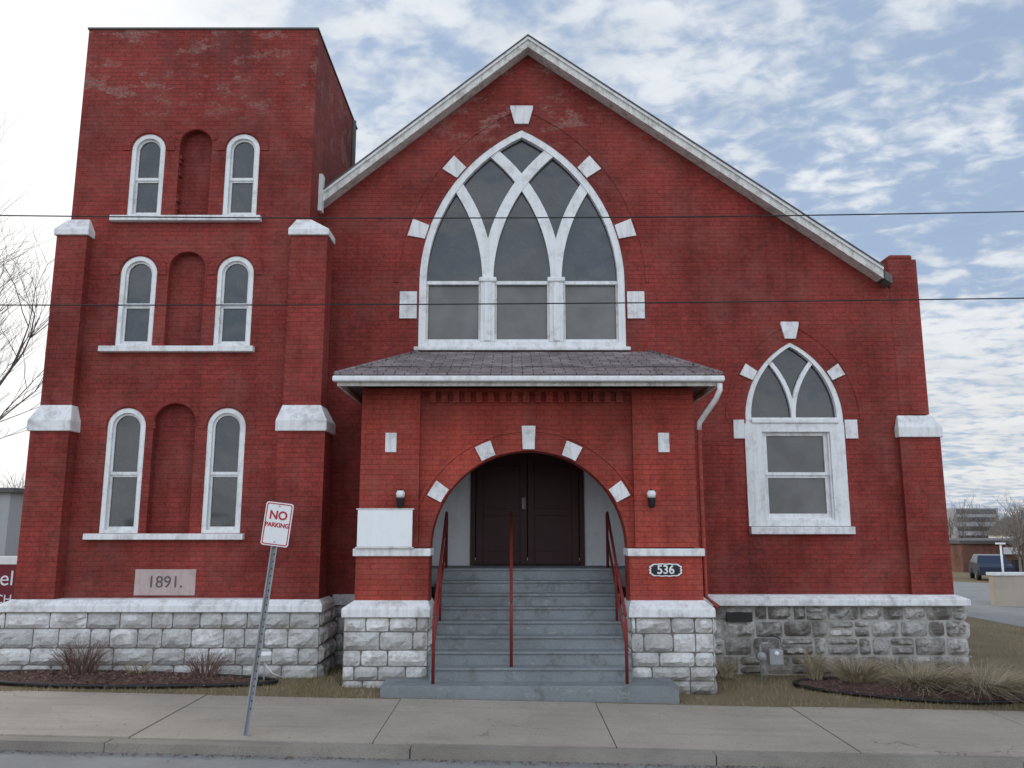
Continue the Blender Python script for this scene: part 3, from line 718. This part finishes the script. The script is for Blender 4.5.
def bare_tree(name,base,H,seed,depth=7,r0=.16,lean=(0,0)):
    rnd=random.Random(seed); V=[];F=[];T=[]
    def seg(p,q,ra,rb,n):
        d=(q-p).normalized(); a=Vector((0,0,1)) if abs(d.z)<.9 else Vector((1,0,0)); u=d.cross(a).normalized(); w=d.cross(u); b=len(V)
        for (c,r) in ((p,ra),(q,rb)):
            for k in range(n):
                t=6.2832*k/n; V.append(c+u*math.cos(t)*r+w*math.sin(t)*r); T.append(.4)
        for k in range(n): F.append((b+k,b+(k+1)%n,b+n+(k+1)%n,b+n+k))
    def grow(p,d,L,r,k):
        n=7 if k>4 else (4 if k>2 else 3); st=3; q=p
        for s in range(st):
            d2=(d+Vector((rnd.uniform(-1,1),rnd.uniform(-1,1),rnd.uniform(-.3,.6)))*.16).normalized(); q2=q+d2*(L/st)
            seg(q,q2,r*(1-.3*s/st),r*(1-.3*(s+1)/st),n); q=q2; d=d2
            if k<depth and k>1 and rnd.random()<.6:
                sd=(d+Vector((rnd.uniform(-1,1),rnd.uniform(-1,1),rnd.uniform(-.2,.7)))*.9).normalized(); grow(q,sd,L*.6,r*.45,k-2)
        if k<=0: return
        for _ in range(2 if rnd.random()<.75 else 3):
            sd=(d+Vector((rnd.uniform(-1,1),rnd.uniform(-1,1),rnd.uniform(-.2,.5)))*.62).normalized(); grow(q,sd,L*rnd.uniform(.70,.88),r*.6,k-1)
    grow(Vector(base),Vector((lean[0],lean[1],1)).normalized(),H*.24,r0,depth)
    return mk(name,V,F,BARK,tone=T)
bare_tree('bare_tree',(-12.9,18.5,zg(-12.6)-.1),11.0,5,7,.10,(.04,0))
bare_tree('bare_tree',(-20.5,30,.1),13,8,7,.14,(.02,0))
def treeline(name,xa,xb,ya,yb,hmin,hmax,n,seed):
    rnd=random.Random(seed); V=[];F=[];T=[]
    for k in range(n):
        x=rnd.uniform(xa,xb); y=rnd.uniform(ya,yb); h=rnd.uniform(hmin,hmax); z=zg(x); t=rnd.random()
        def st(p,q,w):
            n0=len(V); V.extend([p-Vector((w,0,0)),p+Vector((w,0,0)),q+Vector((w*.3,0,0)),q-Vector((w*.3,0,0))]); F.append((n0,n0+1,n0+2,n0+3)); T.extend([t]*4)
        p=Vector((x,y,z)); q=p+Vector((0,0,h*.5)); st(p,q,.12)
        for b in range(60):
            a=p+Vector((rnd.gauss(0,.04)*h,0,h*rnd.uniform(.25,.75))); d=Vector((rnd.gauss(0,.20)*h,rnd.gauss(0,.2)*h,h*rnd.uniform(.1,.4))); st(a,a+d,.035)
            for c in range(3):
                e=a+d*rnd.uniform(.3,1); st(e,e+Vector((rnd.gauss(0,.08)*h,0,h*rnd.uniform(.02,.16))),.018)
    mk(name,V,F,BARK,tone=T)
treeline('distant_treeline',50,140,95,115,5,8,60,3)
treeline('distant_treeline',-110,-45,70,95,4,8,50,4)
treeline('distant_treeline',33,52,52,60,3.0,5.2,12,9)

# ------------------------------------------------------------ background buildings
TAN=paint('tan_block',(.42,.36,.29),(.25,.2,.16),.4,.8,1); GREYB=paint('grey_concrete_building',(.36,.36,.37),(.25,.25,.25),.3,.8,1)
BR2=brick_mat('brown_brick',(.20,.09,.06),(.16,.07,.05),(.2,.17,.14),patch=False)
lw=empty('low_block_wall'); box('wall',16.4,40,29.0,29.25,-3,.50,TAN,lw); box('coping',16.35,40,28.95,29.3,.502,.60,WHITEC,lw)
bb=empty('brick_storefront'); box('walls',33,52,62,76,-4,.95,BR2,bb); box('parapet',32.8,52.2,61.8,76.2,.952,1.2,DARKW,bb)
boxes('windows',[(34+2.6*i,35.8+2.6*i,61.93,61.99,-1.5,-.2) for i in range(6)],GLASS,bb)
boxes('sign_band',[(36,43,61.9,61.97,.2,.7)],SIGNW,bb)
ob=empty('office_building'); box('walls',79,87,150,165,-3,5.6,GREYB,ob)
boxes('window_bands',[(79.5,86.5,149.9,149.99,a,a+.8) for a in (0,1.6,3.2,4.6)],GLASS,ob)
wb=empty('warehouse'); box('walls',-60,-33,55,75,-1,4.4,GREYB,wb); box('roof',-60.4,-32.6,54.6,75.4,4.402,4.7,DARKW,wb)
boxes('windows',[(-58+4*i,-56+4*i,54.93,54.99,1.2,2.8) for i in range(6)],GLASS,wb)
wh=empty('white_house'); box('walls',52,60,84,92,-4,1.4,SIGNW,wh); mk('roof',[(51.6,83.6,1.4),(60.4,83.6,1.4),(60.4,92.4,1.4),(51.6,92.4,1.4),(51.6,88,3.2),(60.4,88,3.2)],[(0,1,5,4),(2,3,4,5),(0,4,3),(1,2,5),(0,3,2,1)],DARKW,wh)
boxes('windows',[(53,54,83.93,83.99,-1,.4),(57,58,83.93,83.99,-1,.4)],GLASS,wh)
lp=empty('light_pole'); tube('shaft',[(24.3,42,zg(24.3)-.2),(24.3,42,1.3)],.05,SIGNW,lp); box('head',24.1,24.5,41.9,42.1,1.3,1.38,SIGNW,lp)
car=empty('parked_car',(28.2,50,zg(28.2)),(0,0,1.2))
CARP=paint('dark_blue_car_paint',(.02,.03,.06),(.02,.02,.03),.2,.25)
sec=[(-2.1,.35),(-2.1,.8),(-1.9,.92),(-1.3,.98),(-.7,1.42),(.9,1.45),(1.5,1.0),(2.0,.9),(2.15,.6),(2.1,.35)]
V=[];m=len(sec)
for y in (-.85,-.78,.78,.85):
    for (a,b) in sec: V.append((a,y*(.82 if b>1.1 else 1),b))
F=[(k*m+i,k*m+(i+1)%m,(k+1)*m+(i+1)%m,(k+1)*m+i) for k in range(3) for i in range(m)]+[tuple(range(m))[::-1],tuple(range(3*m,4*m))]
mk('body',V,F,CARP,car,False)
for i,(a,b) in enumerate(((-1.3,-.9),(1.3,-.9),(-1.3,.72),(1.3,.72))): tube('wheel_%d'%i,[(a,b,.32),(a,b+.2,.32)],.32,BLACK,car,16)
mk('side_glass',[(-1.15,-.86,1.0),(1.2,-.86,1.0),(.85,-.72,1.38),(-.62,-.72,1.38)],[(0,1,2,3)],GLASS,car)
cs=empty('church_name_sign')
box('panel',-10.0,-7.98,13.9,14.05,.80,1.50,MAROON,cs,.01); box('top_board',-10.0,-7.98,13.88,14.07,1.51,1.64,SIGNW,cs,.01)
boxes('legs',[(-9.9,-9.78,13.92,14.03,-.2,.798),(-8.2,-8.08,13.92,14.03,-.2,.798)],SIGNW,cs)
text('name','Chapel',.34,(-8.62,13.895,1.28),SIGNW,cs,ext=.003); text('name2','CHURCH',.2,(-8.56,13.895,.95),SIGNW,cs,ext=.003)

# ------------------------------------------------------------ world
w=bpy.data.worlds.new('World'); scene.world=w; w.use_nodes=True; t=w.node_tree; N=t.nodes; Lk=t.links
bg=N['Background']; bg.inputs['Strength'].default_value=.1
sky=N.new('ShaderNodeTexSky'); sky.sky_type='NISHITA'; sky.sun_disc=False; sky.sun_elevation=math.radians(24); sky.sun_rotation=math.radians(-52); sky.dust_density=1.0; sky.air_density=1.0
tc=N.new('ShaderNodeTexCoord'); sp=N.new('ShaderNodeSeparateXYZ'); Lk.new(tc.outputs['Generated'],sp.inputs[0])
def M(op,a,b=None,c=None):
    o=N.new('ShaderNodeMath'); o.operation=op
    for i,v in enumerate((a,b,c)):
        if v is None: continue
        if isinstance(v,(int,float)): o.inputs[i].default_value=v
        else: Lk.new(v,o.inputs[i])
    return o.outputs[0]
def MR(v,a,b,c,d,smooth=False):
    o=N.new('ShaderNodeMapRange'); 
    if smooth: o.interpolation_type='SMOOTHSTEP'
    for i,q in enumerate((a,b,c,d)): o.inputs[i+1].default_value=q
    Lk.new(v,o.inputs[0]); return o.outputs[0]
def MX(f,a,b,bl='MIX'):
    o=N.new('ShaderNodeMix'); o.data_type='RGBA'; o.blend_type=bl
    for i,v in ((0,f),(6,a),(7,b)):
        if isinstance(v,(int,float)): o.inputs[i].default_value=v
        elif isinstance(v,tuple): o.inputs[i].default_value=v+(1,)
        else: Lk.new(v,o.inputs[i])
    return o.outputs[2]
zz=M('ADD',M('MAXIMUM',sp.outputs[2],0.0),.16)
cv=N.new('ShaderNodeCombineXYZ'); Lk.new(M('DIVIDE',sp.outputs[0],zz),cv.inputs[0]); Lk.new(M('DIVIDE',sp.outputs[1],zz),cv.inputs[1])
mp=N.new('ShaderNodeMapping'); mp.inputs['Rotation'].default_value=(0,0,math.radians(35)); mp.inputs['Scale'].default_value=(1,1.25,1); mp.inputs['Location'].default_value=(3.1,1.7,0); Lk.new(cv.outputs[0],mp.inputs[0])
def NZ(scale,det,ro,dist=0):
    o=N.new('ShaderNodeTexNoise'); o.inputs['Scale'].default_value=scale; o.inputs['Detail'].default_value=det; o.inputs['Roughness'].default_value=ro; o.inputs['Distortion'].default_value=dist
    Lk.new(mp.outputs[0],o.inputs['Vector']); return o.outputs['Fac']
n1=NZ(.9,3,.55,.2); n2=NZ(12,4,.55,.25); n3=NZ(2.6,4,.6,.3)
d=M('ADD',M('ADD',M('MULTIPLY',n1,.34),M('MULTIPLY',n2,.48)),M('MULTIPLY',n3,.30))
dt=N.new('ShaderNodeVectorMath'); dt.operation='DOT_PRODUCT'; Lk.new(tc.outputs['Generated'],dt.inputs[0]); dt.inputs[1].default_value=(-.74,.58,.34)
glow=MR(dt.outputs['Value'],.76,.99,0,1,True)
hor=MR(sp.outputs[2],0,.35,1,0,True)
d=M('ADD',d,M('MULTIPLY',glow,.12)); d=M('ADD',d,M('MULTIPLY',hor,.035))
mask=MR(d,.475,.635,.12,1,True)
blue=MX(.75,sky.outputs[0],(3.7,5.1,7.3))
cc=MX(MR(n3,.35,.62,0,1),(6.0,6.6,7.4),(8.1,8.5,9.0))
warm=MX(M('MULTIPLY',hor,.55),cc,(8.5,8.2,7.7))
allc=MX(mask,blue,warm)
gl=MX(glow,allc,(11.5,11.5,11.3))
# unseen sky behind the camera is brightened, as added fill light for the facade
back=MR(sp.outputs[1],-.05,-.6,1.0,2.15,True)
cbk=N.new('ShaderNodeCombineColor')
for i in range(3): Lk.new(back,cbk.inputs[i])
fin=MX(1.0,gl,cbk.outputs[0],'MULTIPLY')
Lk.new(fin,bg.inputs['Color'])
w.cycles.sampling_method='MANUAL'; w.cycles.sample_map_resolution=512
sd=bpy.data.lights.new('sun','SUN'); sd.energy=1.2; sd.angle=math.radians(12); sd.color=(1,.95,.87)
so=bpy.data.objects.new('sun',sd); COL.objects.link(so)
el,az=math.radians(24),math.radians(-52)
dirv=Vector((math.sin(az)*math.cos(el),math.cos(az)*math.cos(el),math.sin(el)))
so.rotation_euler=(-dirv).to_track_quat('-Z','Y').to_euler(); so.location=(-20,20,20)
# ------------------------------------------------------------ camera
cd=bpy.data.cameras.new('camera'); cd.sensor_width=36; cd.lens=36*829/1024; cd.clip_end=3000; cd.clip_start=.05
co=bpy.data.objects.new('camera',cd); COL.objects.link(co); co.location=(0,0,2.1); co.rotation_euler=(math.radians(99.85),0,0); scene.camera=co
print('faces',sum(len(m.polygons) for m in bpy.data.meshes))
